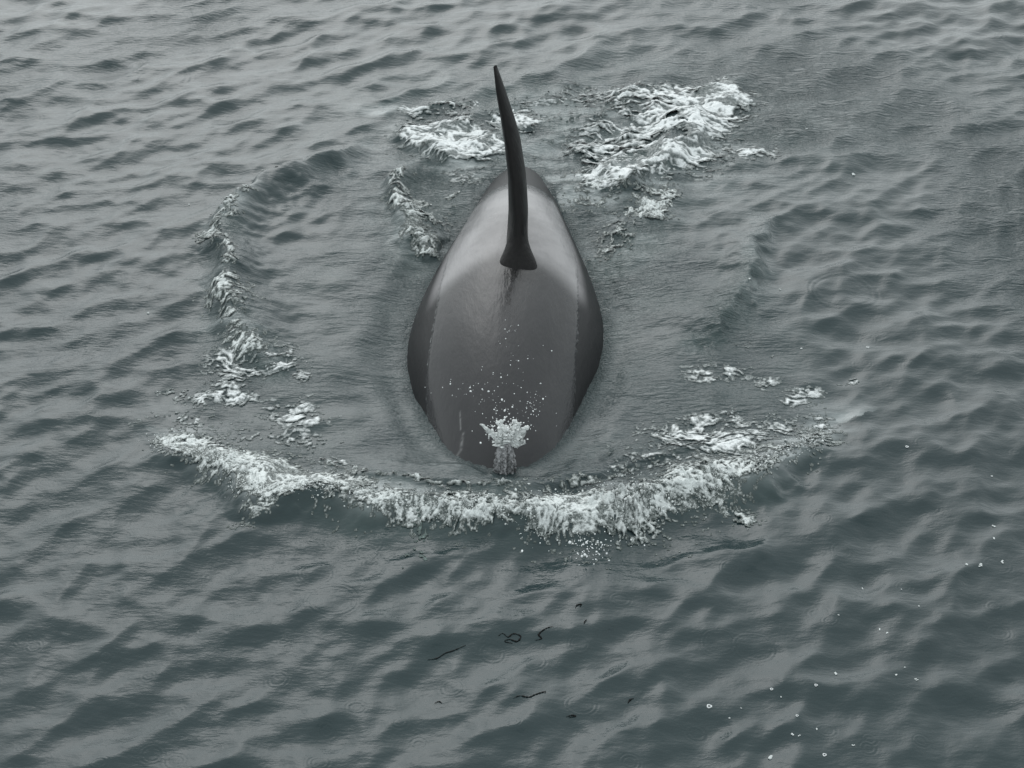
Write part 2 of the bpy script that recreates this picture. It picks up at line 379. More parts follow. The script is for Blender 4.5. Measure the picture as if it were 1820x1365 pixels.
# ---------------------------------------------------------------- foam: real lace of geometry lying on the sea
def foam_patch(name, label, density, box, wob=0.25, bls=0.07, lumpf=None, ds=0.008, lump=0.02, lift=0.006, speck=0.5, material=None, cut=0.05, stretch=1.4, seed=0, sharp=0.0, cat='foam', lace=0.12):
    (xa, xb), (ya, yb) = box
    xs = np.arange(xa, xb, ds); ys = np.arange(ya, yb, ds*1.25)
    XX, YY = np.meshgrid(xs, ys); x = XX.ravel(); y = YY.ravel()
    D = density(x+0.05*fbm(x, y, 0.25, 3, seed=31+seed)+0.02*fbm(x, y, 0.05, 2, seed=32+seed), y+0.07*fbm(x, y, 0.3, 3, seed=33+seed)+0.02*fbm(x, y, 0.05, 2, seed=34+seed))
    # cellular lace: ridged noise
    qx = x+0.10*fbm(x, y, 0.35, 2, seed=41+seed); qy = y+0.10*fbm(x, y, 0.35, 2, seed=42+seed)
    r1 = 1-np.abs(fbm(qx, qy, lace, 3, 0.55, seed=35+seed, ax=stretch))*2.2
    r2 = fbm(qx, qy, lace*2.8, 3, 0.5, seed=36+seed, ax=stretch)
    r3 = fbm(x, y, 0.03, 2, 0.6, seed=37+seed)
    r4 = 1-np.abs(fbm(qx, qy, lace*0.35, 2, 0.6, seed=44+seed, ax=stretch))*2.2
    n = np.clip(0.30*r1+0.30*r4+0.26*(0.5+1.0*r2)+0.16*(0.5+1.2*r3), 0, 1)
    n = np.clip((n-0.5)*1.45+0.48, 0, 1)
    c = np.clip((D*1.12-(1-n)*1.0)*1.5, 0, 1)*(D > 0.03)
    C = c.reshape(XX.shape)
    keep = (np.maximum.reduce([C[:-1, :-1], C[1:, :-1], C[:-1, 1:], C[1:, 1:]]) > cut).ravel()
    f = grid_faces(len(ys), len(xs))[keep]
    if len(f) == 0: return None
    uq, inv = np.unique(f.ravel(), return_inverse=True)
    x, y, c, D = x[uq], y[uq], c[uq]**1.25, D[uq]
    p = sea(x, y)[0]
    if lumpf is not None: D = D*lumpf(x, y)
    bl = 1-np.abs(fbm(x, y, bls, 3, 0.55, seed=38+seed)); bl2 = fbm(x, y, 0.028, 2, 0.6, seed=39+seed)
    spk = np.clip(fbm(x, y, 0.06, 2, 0.6, seed=40+seed)-0.15, 0, 1)**1.5
    e = (0.55+0.45*sstep(0.1, 0.9, c))*sstep(0.02, .6, D)
    hx = lump*e*wob*(0.3+D); p[:, 0] += hx*fbm(x, y, 0.035, 2, 0.6, seed=45+seed); p[:, 1] += hx*fbm(x, y, 0.035, 2, 0.6, seed=46+seed)
    p[:, 2] += lift*(0.3+0.7*e)+lump*e*(0.8*bl+0.10*bl2)*(0.3+D)+sharp*e*spk*D*D
    o = mesh_obj(name, p, inv.reshape(-1, 4), material or M_foam, attrs={'cover': c, 'speck': np.full(len(c), speck)})
    return tag(o, label, cat, kind='stuff')
def bx(lst, m=0.25):
    p = P(lst); return ((p[:, 0].min()-m, p[:, 0].max()+m), (p[:, 1].min()-m, p[:, 1].max()+m))
def blob(cx, cy, rx, ry, d, rot=0.0):
    c = at(cx, cy); sx = (at(cx+rx, cy)-c)[0]; sy = abs((at(cx, cy-ry)-c)[1]); ca, sa = math.cos(rot), math.sin(rot)
    def f(x, y):
        ex, ey = x-c[0], y-c[1]; a = (ex*ca+ey*sa)/sx; b_ = (-ex*sa+ey*ca)/sy
        return d*np.exp(-(a*a+b_*b_)*0.9)
    return f
def stroke(pts, w_, d, w2=None):
    q = smooth_line(P(pts), 5*len(pts))
    def f(x, y):
        dd, tt, ss = pdist(x, y, q)
        ww = np.where(ss > 0, w_(tt) if callable(w_) else w_, w2 or (w_(tt) if callable(w_) else w_))
        return (d if not callable(d) else d(tt))*np.exp(-(dd/ww)**2)*sstep(0, 0.06, tt)*(1-sstep(0.94, 1, tt))
    return f
def dmax(*fs): return lambda x, y: np.maximum.reduce([g(x, y) for g in fs])
def dsum(*fs): return lambda x, y: np.clip(sum(g(x, y) for g in fs), 0, 1)

bow_pts = [(262, 742), (330, 782), (420, 818), (455, 862), (560, 860), (690, 888), (800, 900), (900, 908), (1040, 918), (1150, 890), (1290, 845), (1390, 798), (1500, 735)]
ZC = 0.15
foam_patch('bow_wave_foam', 'broad arc of bubbling white foam curling ahead of the orca', dsum(
    stroke(bow_pts, lambda t: 0.30-0.15*np.exp(-((t-0.5)/0.13)**2), lambda t: (0.48+0.12*np.sin(np.pi*np.clip(t*1.1, 0, 1)))*(1-0.32*sstep(0.66, 0.8, t)), 0.13), stroke(bow_pts, 0.07, 0.22),
    stroke([(330, 765), (430, 800), (560, 835), (660, 862)], 0.10, 0.5),
    blob(500, 845, 75, 32, 0.6, 0.3), blob(470, 870, 40, 22, .5), blob(1080, 905, 110, 38, 0.8), blob(760, 890, 160, 24, 0.4), blob(1010, 880, 60, 20, .4),
    blob(1290, 820, 110, 30, 0.35, 0.3), blob(1250, 850, 60, 22, .35), blob(300, 765, 50, 22, 0.4), blob(380, 795, 50, 22, 0.4)),
    bx([(240, 700), (1520, 700), (900, 985)], 0.1), ds=0.0075, lump=0.022, wob=0.5, lift=0.010, speck=0.75, material=M_splash, seed=1, sharp=0.05, stretch=1.2, lace=0.09, lumpf=lambda x, y: 0.55+0.45*fbm(x, y, 0.5, 2, seed=90)+blob(1095, 895, 80, 45, 0.9)(x, y))
ZC = 0.06
foam_patch('crest_foam', 'thin beaded line of foam on the smooth inner ridge before the orca head', dmax(
    stroke([(560, 812), (640, 846), (760, 866), (880, 874), (932, 872)], 0.035, 0.75), stroke([(620, 832), (690, 858)], 0.07, 0.7), stroke([(980, 868), (1040, 852), (1100, 838), (1180, 815)], 0.06, 0.62)),
    bx([(540, 790), (1200, 890)], 0.1), ds=0.0075, lump=0.03, speck=0.6, seed=2, sharp=0.05, material=M_splash)
ZC = 0.0
foam_patch('drifting_foam', 'scattered foam flecks inside the right arm of the bow wave', dsum(
    *[blob(cx, cy, rx*1.1, ry*1.1, min(d+0.13, 0.85)) for cx, cy, rx, ry, d in [(1280, 745, 55, 14, .62), (1245, 755, 22, 8, .7), (1310, 725, 20, 8, .55), (1400, 762, 28, 9, .62), (1255, 665, 26, 12, .58), (1300, 660, 18, 9, .55), (1320, 607, 18, 8, .58), (1360, 680, 20, 8, .5),
      (1140, 840, 70, 20, .45), (1230, 800, 70, 22, .45), (1330, 790, 70, 22, .5), (1180, 770, 60, 18, .36), (1450, 745, 22, 10, .5), (1440, 700, 30, 9, .42), (1520, 675, 20, 7, .4), (1370, 630, 24, 7, .4), (1405, 710, 16, 6, .5)]]),
    bx([(1080, 590), (1560, 870)], 0.1), ds=0.009, lump=0.012, speck=0.55, seed=3, stretch=1.8)
ZC = 0.0
foam_patch('drifting_foam', 'pale frothy rafts drifting inside the left end of the bow wave', dsum(
    *[blob(cx, cy, rx*1.1, ry*1.1, min(d+0.13, 0.85)) for cx, cy, rx, ry, d in [(410, 640, 30, 14, .65), (425, 665, 28, 16, .72), (425, 703, 38, 10, .8), (395, 680, 28, 9, .6), (480, 635, 22, 9, .75), (495, 655, 40, 10, .68), (515, 630, 12, 8, .7), (545, 665, 14, 7, .65),
      (510, 735, 45, 14, .62), (530, 710, 25, 9, .5), (540, 750, 24, 9, .55), (330, 705, 30, 8, .48), (300, 690, 30, 8, .38), (360, 715, 20, 7, .4), (330, 740, 60, 10, .4), (480, 780, 80, 14, .42), (560, 795, 50, 9, .42), (590, 830, 24, 12, .45), (440, 610, 30, 9, .5)]]),
    bx([(240, 590), (640, 850)], 0.1), ds=0.009, lump=0.012, speck=0.55, seed=4, stretch=1.7)
ZC = 0.17
foam_patch('wave_crest_foam', 'narrow broken foam running down the breaking ridge left of the orca', dmax(
    stroke([(470, 302), (490, 292), (520, 282)], 0.035, 0.9), stroke([(440, 330), (410, 355), (385, 385), (372, 412)], 0.11, 0.78), stroke([(400, 410), (402, 440), (402, 475)], 0.05, 0.6),
    stroke([(398, 480), (402, 530), (410, 560), (430, 590), (455, 605)], 0.16, 0.75), blob(425, 520, 26, 20, .72), blob(385, 405, 20, 14, .78)),
    bx([(350, 270), (540, 620)], 0.12), ds=0.0085, lump=0.022, speck=0.85, material=M_splash, seed=5, sharp=0.03, stretch=1.0)
ZC = 0.11
foam_patch('curl_foam', 'curled splash of white foam beside the left flank behind the fin', dsum(
    stroke([(735, 290), (712, 305), (708, 340), (725, 380), (748, 422), (790, 428)], 0.10, 0.75), blob(752, 385, 34, 38, .72), stroke([(795, 335), (825, 312), (835, 300)], 0.05, 0.55)),
    bx([(680, 270), (850, 445)], 0.12), ds=0.0085, lump=0.03, speck=0.85, material=M_splash, seed=6, sharp=0.03)
ZC = 0.08
foam_patch('churned_foam', 'lacy white foam left of the fin in the far wake', dsum(
    stroke([(712, 188), (735, 182), (760, 190)], 0.12, 0.6), stroke([(722, 240), (745, 235), (775, 255), (830, 275)], 0.16, 0.75), blob(870, 240, 55, 14, .8), blob(880, 262, 45, 12, .6), blob(820, 230, 75, 28, .55), blob(815, 175, 40, 8, .5), blob(780, 215, 60, 24, .5), blob(930, 210, 40, 18, .5), blob(870, 205, 60, 14, .42), blob(830, 300, 24, 12, .4), blob(750, 225, 26, 14, .4), stroke([(880, 215), (940, 185), (1000, 165), (1060, 150)], 0.25, .42), blob(940, 215, 40, 14, .4), stroke([(700, 190), (760, 180), (860, 172)], 0.15, .42), blob(820, 255, 90, 14, .35)),
    bx([(680, 140), (1080, 320)], 0.15), ds=0.011, lump=0.018, speck=0.30, wob=0.2, bls=0.14, seed=7, stretch=2.6, lace=.13)
ZC = 0.08
foam_patch('churned_foam', 'thick white foam churned up behind the orca to the right', dsum(
    stroke([(1020, 318), (1080, 305), (1120, 292), (1180, 268), (1240, 252), (1240, 215), (1215, 205)], 0.20, 0.95, 0.45), stroke([(1225, 205), (1260, 185), (1290, 160), (1330, 150)], 0.32, 0.75), blob(1235, 185, 40, 22, .8),
    blob(1100, 250, 90, 32, .66), blob(1060, 280, 40, 20, .55), blob(1150, 150, 110, 12, .55), blob(1080, 190, 80, 28, .5), blob(1180, 180, 80, 24, .55), blob(1020, 160, 70, 8, .42), blob(1290, 150, 50, 16, .5), blob(1170, 215, 80, 20, .42), blob(1240, 268, 24, 7, .5), blob(1320, 165, 40, 14, .4), blob(1180, 235, 60, 26, .15)),
    bx([(960, 120), (1370, 335)], 0.2), ds=0.011, lump=0.024, speck=0.28, wob=0.2, bls=0.16, seed=8, stretch=2.6, lace=.14)
ZC = 0.03
foam_patch('ripple_foam', 'thin speckled foam lifted off the right flank near the fin', dsum(
    stroke([(1190, 320), (1188, 350), (1165, 372), (1155, 388)], 0.12, 0.72), blob(1165, 380, 20, 14, .75), stroke([(1060, 345), (1110, 365), (1150, 350)], 0.12, 0.6), blob(1085, 400, 45, 22, .55), stroke([(1070, 435), (1100, 420)], 0.08, .4), blob(1070, 320, 40, 14, .6), blob(1040, 340, 24, 14, .4), blob(1100, 360, 90, 45, .12), stroke([(1180, 330), (1120, 385), (1075, 440)], 0.14, .25)),
    bx([(1000, 300), (1215, 460)], 0.12), ds=0.0095, lump=0.03, speck=0.9, seed=9, stretch=1.2, material=M_splash)
ZC = 0.0
foam_patch('foam_wisp', 'faint foam wisps trailing right of the far churned foam', dsum(
    stroke([(1300, 275), (1330, 265), (1385, 262)], 0.14, 0.62), blob(1340, 272, 40, 7, .3), blob(1240, 262, 40, 8, .35)), bx([(1210, 240), (1420, 300)], 0.1), ds=0.011, lump=0.012, speck=0.4, seed=10, stretch=3.0)
ZC = 0.03
foam_patch('crest_spray', 'small dark breaking crest flecked white beyond the right end of the bow wave', dsum(
    stroke([(1180, 895), (1240, 900), (1300, 905), (1345, 925)], 0.06, 0.40), stroke([(1400, 800), (1450, 770), (1500, 725)], 0.06, 0.55), blob(1330, 915, 20, 12, .22)), bx([(1170, 715), (1510, 935)], 0.05), ds=0.0085, lump=0.04, speck=1.0, seed=12, stretch=1.0, sharp=0.04, material=M_splash)

ZC = 0.0
# ---------------------------------------------------------------- orca
orca = bpy.data.objects.new('orca', None); COL.objects.link(orca); orca.location = (0, 0, 0)
tag(orca, 'large orca surfacing head-on with tall dorsal fin and pale saddle patch', 'orca')
def skin_masks(p, th):
    x, y = p[:, 0]-x_c(p[:, 1]), p[:, 1]
    ax_ = np.abs(x)
    front = 1.42-0.72*np.clip(ax_-0.12, 0, 1)+0.04*fbm(x, y, 0.3, 3, seed=50)
    back = 3.0+0.25*fbm(x, y, 0.4, 2, seed=51)
    sad = sstep(-0.14, 0.22, y-front)*(1-sstep(-0.5, 0.6, y-back))*(1-sstep(0.80, 0.98, np.abs(th)))
    sad = sad*np.clip(0.90+0.32*fbm(x, y, 0.35, 5, 0.6, seed=52), 0, 1)
    scar = np.zeros(len(x))
    for pts, w_ in (([(822, 728), (818, 745), (812, 748)], 0.012), ([(817, 700), (818, 722)], 0.006), ([(822, 428), (822, 462)], 0.007), ([(834, 428), (834, 470)], 0.007), ([(800, 445), (802, 452)], .007)):
        q = P(pts, 0.33); d = pdist(p[:, 0], p[:, 1], q)[0]
        scar = np.maximum(scar, 0.55*np.exp(-(d/w_)**2)*np.clip(0.8+0.8*fbm(x, y, 0.03, 2, seed=53), 0, 1))
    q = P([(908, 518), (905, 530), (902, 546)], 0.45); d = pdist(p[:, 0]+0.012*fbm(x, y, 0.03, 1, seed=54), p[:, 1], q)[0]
    mark_refl = np.exp(-(d/0.018)**2)*0.9*(fbm(x, y, 0.03, 1, seed=55) > -0.3)
    mark_refl = np.maximum(mark_refl, 0.85*np.exp(-((p[:, 0]-0.05)/0.19)**2-((y-1.10)/0.17)**2))  # soft dark patch at the fin base, the fin's reflection painted in
    return sad, scar, mark_refl
Ys = np.concatenate([np.linspace(-2.78, -1.5, 50), np.linspace(-1.49, 4.4, 520), np.linspace(4.42, 5.98, 40)])
th = np.linspace(-math.pi, math.pi, 361)[:-1]
YY, TT = np.meshgrid(Ys, th, indexing='ij')
p = body_pt(YY.ravel(), TT.ravel())
sad, scar, mark_refl = skin_masks(p, TT.ravel())
mesh_obj('body', p, grid_faces(len(Ys), len(th), True), M_skin, orca, {'saddle': sad, 'scar': scar, 'mark_refl': mark_refl})
# sheet of water still running over the back, with ragged edges where it breaks off along the flanks
Ys = np.linspace(-1.5, 3.5, 620); vs = np.linspace(-1, 1, 260)
eL = curve([-1.5, -1.0, -0.3, 0.2, 0.6, 1.3, 2.0, 2.8, 3.5], [1.50, 1.30, 1.06, 0.88, 0.76, 0.78, 0.86, .88, .8])
eR = curve([-1.5, -1.0, -0.3, 0.2, 0.6, 1.3, 2.0, 2.8, 3.5], [1.50, 1.32, 1.08, 0.92, 0.82, 0.82, 0.88, .88, .8])
YY, VV = np.meshgrid(Ys, vs, indexing='ij'); y = YY.ravel(); v = VV.ravel()
edge = np.where(v < 0, eL(y), eR(y))+0.008*fbm(y, v*0+np.sign(v), 0.06, 3, seed=60)+0.018*fbm(y, v*0+np.sign(v)*3, 0.45, 3, seed=61)
tt = v*edge
rim = sstep(0.90, 1.0, np.abs(v))
off = 0.009*(1-rim**3)-0.003*rim+0.002*sstep(.93, .97, np.abs(v))*fbm(y, v, 0.02, 1, seed=62)
p = body_pt(y, tt, 0.0)+np.stack([np.sin(tt), 0*tt, np.cos(tt)], -1)*(off*(1-sstep(2.9, 3.5, y)*1.3))[:, None]
sad, scar, mark_refl = skin_masks(p, tt)
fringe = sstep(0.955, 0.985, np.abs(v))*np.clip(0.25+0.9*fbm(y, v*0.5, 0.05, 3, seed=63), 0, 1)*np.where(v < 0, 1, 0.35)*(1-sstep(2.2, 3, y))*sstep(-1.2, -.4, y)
mesh_obj('water_film', p, grid_faces(len(Ys), len(vs)), M_film, orca, {'saddle': sad, 'scar': scar, 'mark_refl': mark_refl, 'fringe': fringe})

# dorsal fin: leaf-shaped sections stacked from the back to the tip
zb, zt = 0.30, 2.15
NH, NS = 150, 72
hh = np.linspace(0, 1, NH); zz = zb+(zt-zb)*hh
hf = (zz-0.5)/(zt-0.5)
le = np.interp(hf, [-.2, 0, .08, .25, .5, .75, .9, 1], [0.95, 1.12, 1.30, 1.42, 1.60, 1.80, 1.94, 2.03])
te = np.interp(hf, [-.2, 0, .08, .25, .5, .75, .9, 1], [2.75, 2.60, 2.46, 2.36, 2.28, 2.22, 2.16, 2.07])
ht = np.interp(hf, [-.2, -.02, .03, .065, .11, .25, .5, .7, .85, .95, 1], [0.115, 0.108, 0.104, 0.102, 0.100, 0.096, 0.086, 0.070, 0.048, 0.024, 0.004])
base_ht = ht+np.interp(hf, [-.2, -.03, .02, .06, .10, .14, 1], [.36, .25, .20, .13, .05, 0.008, 0])
xc = np.interp(hf, [-.2, 0, .2, .4, .6, .75, .9, 1], [0.05, 0.05, 0.060, 0.045, -0.005, -0.065, -0.130, -0.170])
k = np.exp(-0.5*(np.arange(-9, 10)/3.5)**2); k /= k.sum()
le, te, ht, xc = [np.convolve(np.pad(q, 9, mode='reflect', reflect_type='odd'), k, 'valid') for q in (le, te, ht, xc)]
ss = np.linspace(0, 2*math.pi, NS+1)[:-1]
fin = []
for i in range(NH):
    c = te[i]-le[i]; sx = (1-np.cos(ss))/2
    flare = 1+(base_ht[i]/ht[i]-1)*np.exp(-(sx/0.16)**2)
    prof = flare*np.sign(np.sin(ss))*np.abs(np.sin(ss))**(1-0.30*np.exp(-(max(hf[i], 0)/0.06)**2))*np.where(sx < 0.35, 1, 1-0.55*((sx-0.35)/0.65))
    fin.append(np.stack([xc[i]+ht[i]*prof+0.03*(sx)*hf[i], le[i]+c*sx, np.full(NS, zz[i])], -1))
fin = np.concatenate(fin); fin[:, 0] += 0.004*fbm(fin[:, 2], fin[:, 1], 0.3, 2, seed=70)
nf = len(fin); fin = np.vstack([fin, fin[-NS:].mean(0)+[0, 0, 0.01]])
ff = grid_faces(NH, NS, True); cap = [[(NH-1)*NS+j, (NH-1)*NS+(j+1) % NS, nf, nf] for j in range(NS)]
# faces of the cap are triangles: build them as a tiny separate ring merged through degenerate-free triangulation
tri = np.concatenate([ff[:, [0, 1, 2]], ff[:, [0, 2, 3]], np.array(cap)[:, :3]])
mesh_obj('dorsal_fin', fin, tri[:, ::-1], M_fin, orca)

# ---------------------------------------------------------------- droplets and splashes
def ico():
    t_ = (1+5**.5)/2
    v = np.array([(-1, t_, 0), (1, t_, 0), (-1, -t_, 0), (1, -t_, 0), (0, -1, t_), (0, 1, t_), (0, -1, -t_), (0, 1, -t_), (t_, 0, -1), (t_, 0, 1), (-t_, 0, -1), (-t_, 0, 1)])
    v /= np.linalg.norm(v[0])
    f = np.array([(0, 11, 5), (0, 5, 1), (0, 1, 7), (0, 7, 10), (0, 10, 11), (1, 5, 9), (5, 11, 4), (11, 10, 2), (10, 7, 6), (7, 1, 8), (3, 9, 4), (3, 4, 2), (3, 2, 6), (3, 6, 8), (3, 8, 9), (4, 9, 5), (2, 4, 11), (6, 2, 10), (8, 6, 7), (9, 8, 1)])
    return v, f
IV, IF = ico()
def sub(v, f):
    v = list(map(tuple, v)); m = {}; o = []
    def mid(a, b):
        k_ = (min(a, b), max(a, b))
        if k_ not in m:
            q = (np.array(v[a])+np.array(v[b])); q /= np.linalg.norm(q); m[k_] = len(v); v.append(tuple(q))
        return m[k_]
    for a, b_, c in f:
        x, y, z = mid(a, b_), mid(b_, c), mid(c, a); o += [(a, x, z), (b_, y, x), (c, z, y), (x, y, z)]
    return np.array(v), np.array(o)
IV2, IF2 = sub(IV, IF)
def drops(name, label, centers, radii, m, fine=False, jit=0.25, extra=None):
    V, Fc = (IV2, IF2) if fine else (IV, IF)
    n = len(centers); sc = 1+jit*rng.normal(0, 1, (n, 1, 3)).clip(-1.8, 1.8)
    co = centers[:, None, :]+V[None]*radii[:, None, None]*sc*(1+0.12*rng.normal(0, 1, (n, len(V), 1)))
    fc = Fc[None]+(np.arange(n)*len(V))[:, None, None]
    a = {'cover': np.repeat(rng.uniform(0.9, 1, n), len(V)), 'speck': np.full(n*len(V), 0.1)}
    o = mesh_obj(name, co.reshape(-1, 3), fc.reshape(-1, 3), m, attrs=a)
    return tag(o, label, 'spray', kind='stuff')
def scatter(n, cx, cy, sx, sy, z0, z1):
    px = rng.normal(cx, sx, n); py = rng.normal(cy, sy, n); z = rng.uniform(z0, z1, n)
    q = np.array([at(a, b_, c) for a, b_, c in zip(px, py, z)]); return np.column_stack([q, z])
# droplets hanging over the back, ahead of the blowhole jet
c = np.vstack([scatter(45, 895, 765, 22, 14, 0.35, 0.55), scatter(80, 900, 725, 34, 28, 0.4, 0.7), scatter(30, 945, 722, 12, 12, 0.45, 0.6), scatter(40, 840, 690, 26, 10, 0.45, 0.7), scatter(25, 925, 640, 24, 34, 0.5, 0.75), scatter(12, 910, 590, 10, 24, 0.5, 0.6)])
r = np.exp(rng.normal(math.log(0.0032), 0.45, len(c))).clip(0.0016, 0.009)
drops('spray_droplets', 'cloud of fine white droplets thrown up over the orca back', c, r, M_drop)
c = np.vstack([scatter(75, 1048, 978, 14, 11, 0.02, 0.12), scatter(18, 1030, 950, 8, 10, 0.05, 0.15), scatter(14, 945, 955, 16, 16, 0.03, 0.1), scatter(16, 1090, 955, 22, 12, 0.03, 0.1), scatter(14, 1170, 900, 30, 20, 0.08, 0.2)])
r = np.exp(rng.normal(math.log(0.0042), 0.5, len(c))).clip(0.002, 0.012)
drops('spray_droplets', 'cluster of white droplets falling in front of the bow wave', c, r, M_drop)
# knobbly froth and finger tips on the front lip of the bow wave
cs, rs = [], []
for i in range(3500):
    tq = rng.uniform(0.03, 0.97); j = tq*(len(BOW)-1); j0 = int(j); q = BOW[j0]*(1-(j-j0))+BOW[j0+1]*(j-j0) if j0 < len(BOW)-1 else BOW[-1]
    sp_ = 0.07+0.10*math.exp(-((q[0]-0.8)/0.5)**2)
    x, y = q[0]+rng.normal(0, sp_), q[1]+abs(rng.normal(0, sp_))*rng.choice([1, 1, 1, -0.7])-0.03
    cs.append((x, y)); rs.append(math.exp(rng.normal(math.log(0.0034), 0.45)))
cs = np.array(cs); hz = sea(cs[:, 0], cs[:, 1])[0]
lift = np.abs(rng.normal(0, 1, len(cs)))*(0.02+0.09*np.exp(-((cs[:, 0]-0.8)/0.55)**2))
hz[:, 2] += 0.01+lift
drops('splash_beads', 'beads of froth spattering along the lip of the bow wave', hz, np.array(rs).clip(0.002, 0.012), M_splash)

# blowhole splash: a ragged crown on a short column of falling water
bh = np.append(at(897, 800, 0.20), 0.20)
blow = bpy.data.objects.new('blowhole_splash', None); COL.objects.link(blow); blow.location = bh
tag(blow, 'burst of white water spouting from the orca blowhole at its front', 'splash')
def sheet(name, R0, R1, H0, H1, m, seed, n=120, k=40, ecc=(1, 1), cx=0.0, cy=0.0, fing=0.4, cov=0.8, topw=1.0):
    a = np.linspace(0, 2*math.pi, n+1)[:-1]; s = np.linspace(0, 1, k)
    A, Sg = np.meshgrid(a, s, indexing='ij'); A = A.ravel(); Sg = Sg.ravel()
    per = lambda f, sd: fbm(np.cos(A)*f, np.sin(A)*f, 1.0, 3, 0.6, seed=sd)
    top = H1*(1+fing*per(1.3, seed)+0.35*fing*per(4.5, seed+1))
    R = R0+(R1-R0)*Sg**1.4; R = R*(1+0.22*per(2.5, seed+2)+0.12*per(8, seed+3)*Sg)
    z = H0+(top-H0)*Sg**topw
    x = cx+R*np.cos(A)*ecc[0]+0.010*fbm(A*0.1, z, 0.03, 2, seed=seed+4); y = cy+R*np.sin(A)*ecc[1]+0.01*fbm(A*0.1, z, 0.03, 2, seed=seed+5)
    c_ = np.clip(cov*(0.6+0.6*Sg)+0.3*fbm(A*0.25, z*0.2, 0.04, 2, seed=seed+6), 0, 1)
    f = np.stack([(i:=np.arange(n)[:, None])*k+(j:=np.arange(k-1)[None, :]), ((i+1) % n)*k+j, ((i+1) % n)*k+j+1, i*k+j+1], -1).reshape(-1, 4)
    return mesh_obj(name, np.stack([x, y, z], -1), f, m, blow, {'cover': c_, 'speck': np.full(len(c_), 0.7)})
M_crown = foam_mat('white_splash', (0.85, 0.87, 0.86), (0.35, 0.38, 0.37), 60.0)
M_veil = foam_mat('falling_water', (0.50, 0.50, 0.51), (0.035, 0.035, 0.036), 30.0)
sheet('falling_water', 0.12, 0.05, -0.20, 0.09, M_veil, 80, ecc=(0.8, 0.9), cov=0.45, fing=.15)
sheet('splash_crown', 0.05, 0.10, 0.05, 0.13, M_crown, 90, ecc=(0.95, 0.6), fing=0.5)
sheet('splash_crown', 0.03, 0.08, 0.04, 0.12, M_crown, 103, ecc=(1, 0.6), cx=0.09, fing=0.6)
def tongue(a, tilt, L, r0, ox):
    """one curved, ragged finger of water thrown up from the blowhole"""
    k, m_ = 16, 9; s_ = np.linspace(0, 1, k); c_ = np.array([ox, 0.0, 0.06]); pts = []
    d = np.array([math.cos(a)*math.sin(tilt), math.sin(a)*math.sin(tilt)*0.6, math.cos(tilt)])
    for q_ in s_: pts.append(c_+d*L*q_+np.array([math.cos(a), 0.5*math.sin(a), 0])*0.02*q_*q_-np.array([0, 0, 0.05])*q_**2.5+rng.normal(0, 0.004, 3))
    pts = np.array(pts); rad = r0*(1-s_)**0.6*(1+0.45*np.sin(s_*rng.uniform(8, 15)+a))+0.0022
    rad[-3] *= 1.6; rad[-2] *= 2.0
    an = np.linspace(0, 2*math.pi, m_+1)[:-1]
    u_ = np.cross(d, [0, 1, 0.2]); u_ /= np.linalg.norm(u_); v_ = np.cross(d, u_)
    co_ = pts[:, None]+rad[:, None, None]*(u_*np.cos(an)[None, :, None]*1.5+v_*np.sin(an)[None, :, None]*0.6)*(1+0.2*rng.normal(0, 1, (k, m_, 1)))
    mesh_obj('water_tongue', co_.reshape(-1, 3), grid_faces(k, m_, True), M_crown, blow, {'cover': np.full(k*m_, 0.95)-0.3*rng.random(k*m_), 'speck': np.full(k*m_, 0.4)})
for i in range(24):
    tongue(rng.uniform(0, 2*math.pi), rng.uniform(0.0, 0.8), rng.uniform(0.10, 0.30), rng.uniform(0.014, 0.032), rng.uniform(-0.06, 0.09))
n = 200; q = rng.normal(0, 1, (n, 3))*[0.075, 0.05, 0.06]+bh+[0.01, 0, 0.19]
drops('splash_beads', 'froth beads tumbling round the blowhole burst', q, np.exp(rng.normal(math.log(0.005), 0.55, n)).clip(0.002, 0.014), M_crown)

# pale green reflection under the lip of the bow wave, laid on as a coloured streak
def streak(x, y):
    return np.maximum.reduce([stroke([(722, 905), (735, 930), (748, 950), (754, 960)], 0.07, 0.75)(x, y), stroke([(752, 972), (756, 990), (752, 1002)], 0.035, 0.8)(x, y), stroke([(750, 972), (730, 985), (712, 1000), (703, 1015)], 0.035, 0.6)(x, y), blob(750, 958, 12, 9, .85)(x, y)])
M_green = foam_mat('green_reflection', (0.19, 0.25, 0.235), (0.06, 0.08, 0.075), 50.0)
ZC = 0
foam_patch('reflection_streak', 'pale green forked reflection under the lip of the bow wave', streak, bx([(690, 895), (775, 1025)], 0.05), ds=0.007, lump=0.01, speck=0.35, seed=14, stretch=0.8, material=M_green, cat='bubbles')

# floating bubbles and flecks of froth, each a little ring or dome of its own
def bubble_mesh(kind, r):
    if kind == 'ring':
        a = np.linspace(0, 2*math.pi, 25)[:-1]; b_ = np.linspace(0, 2*math.pi, 9)[:-1]; A, B = np.meshgrid(a, b_, indexing='ij'); A = A.ravel(); B = B.ravel()
        rr = r*(0.72+0.28*np.cos(B))*(1+0.12*np.sin(3*A+r*90)); co_ = np.stack([rr*np.cos(A), rr*np.sin(A), r*0.26*np.sin(B)], -1)
        i = np.arange(24)[:, None]; j = np.arange(8)[None, :]
        f = np.stack([i*8+j, ((i+1) % 24)*8+j, ((i+1) % 24)*8+(j+1) % 8, i*8+(j+1) % 8], -1).reshape(-1, 4)
    else:
        n_ = rng.integers(2, 5); cc = rng.normal(0, r*0.45, (n_, 3))*[1, 1, 0]; rad = rng.uniform(0.4, 0.75, n_)*r
        co_ = (cc[:, None, :]+IV2[None]*rad[:, None, None]*[1, 1, 0.6]).reshape(-1, 3); f = (IF2[None]+(np.arange(n_)*len(IV2))[:, None, None]).reshape(-1, 3)
    return co_, f
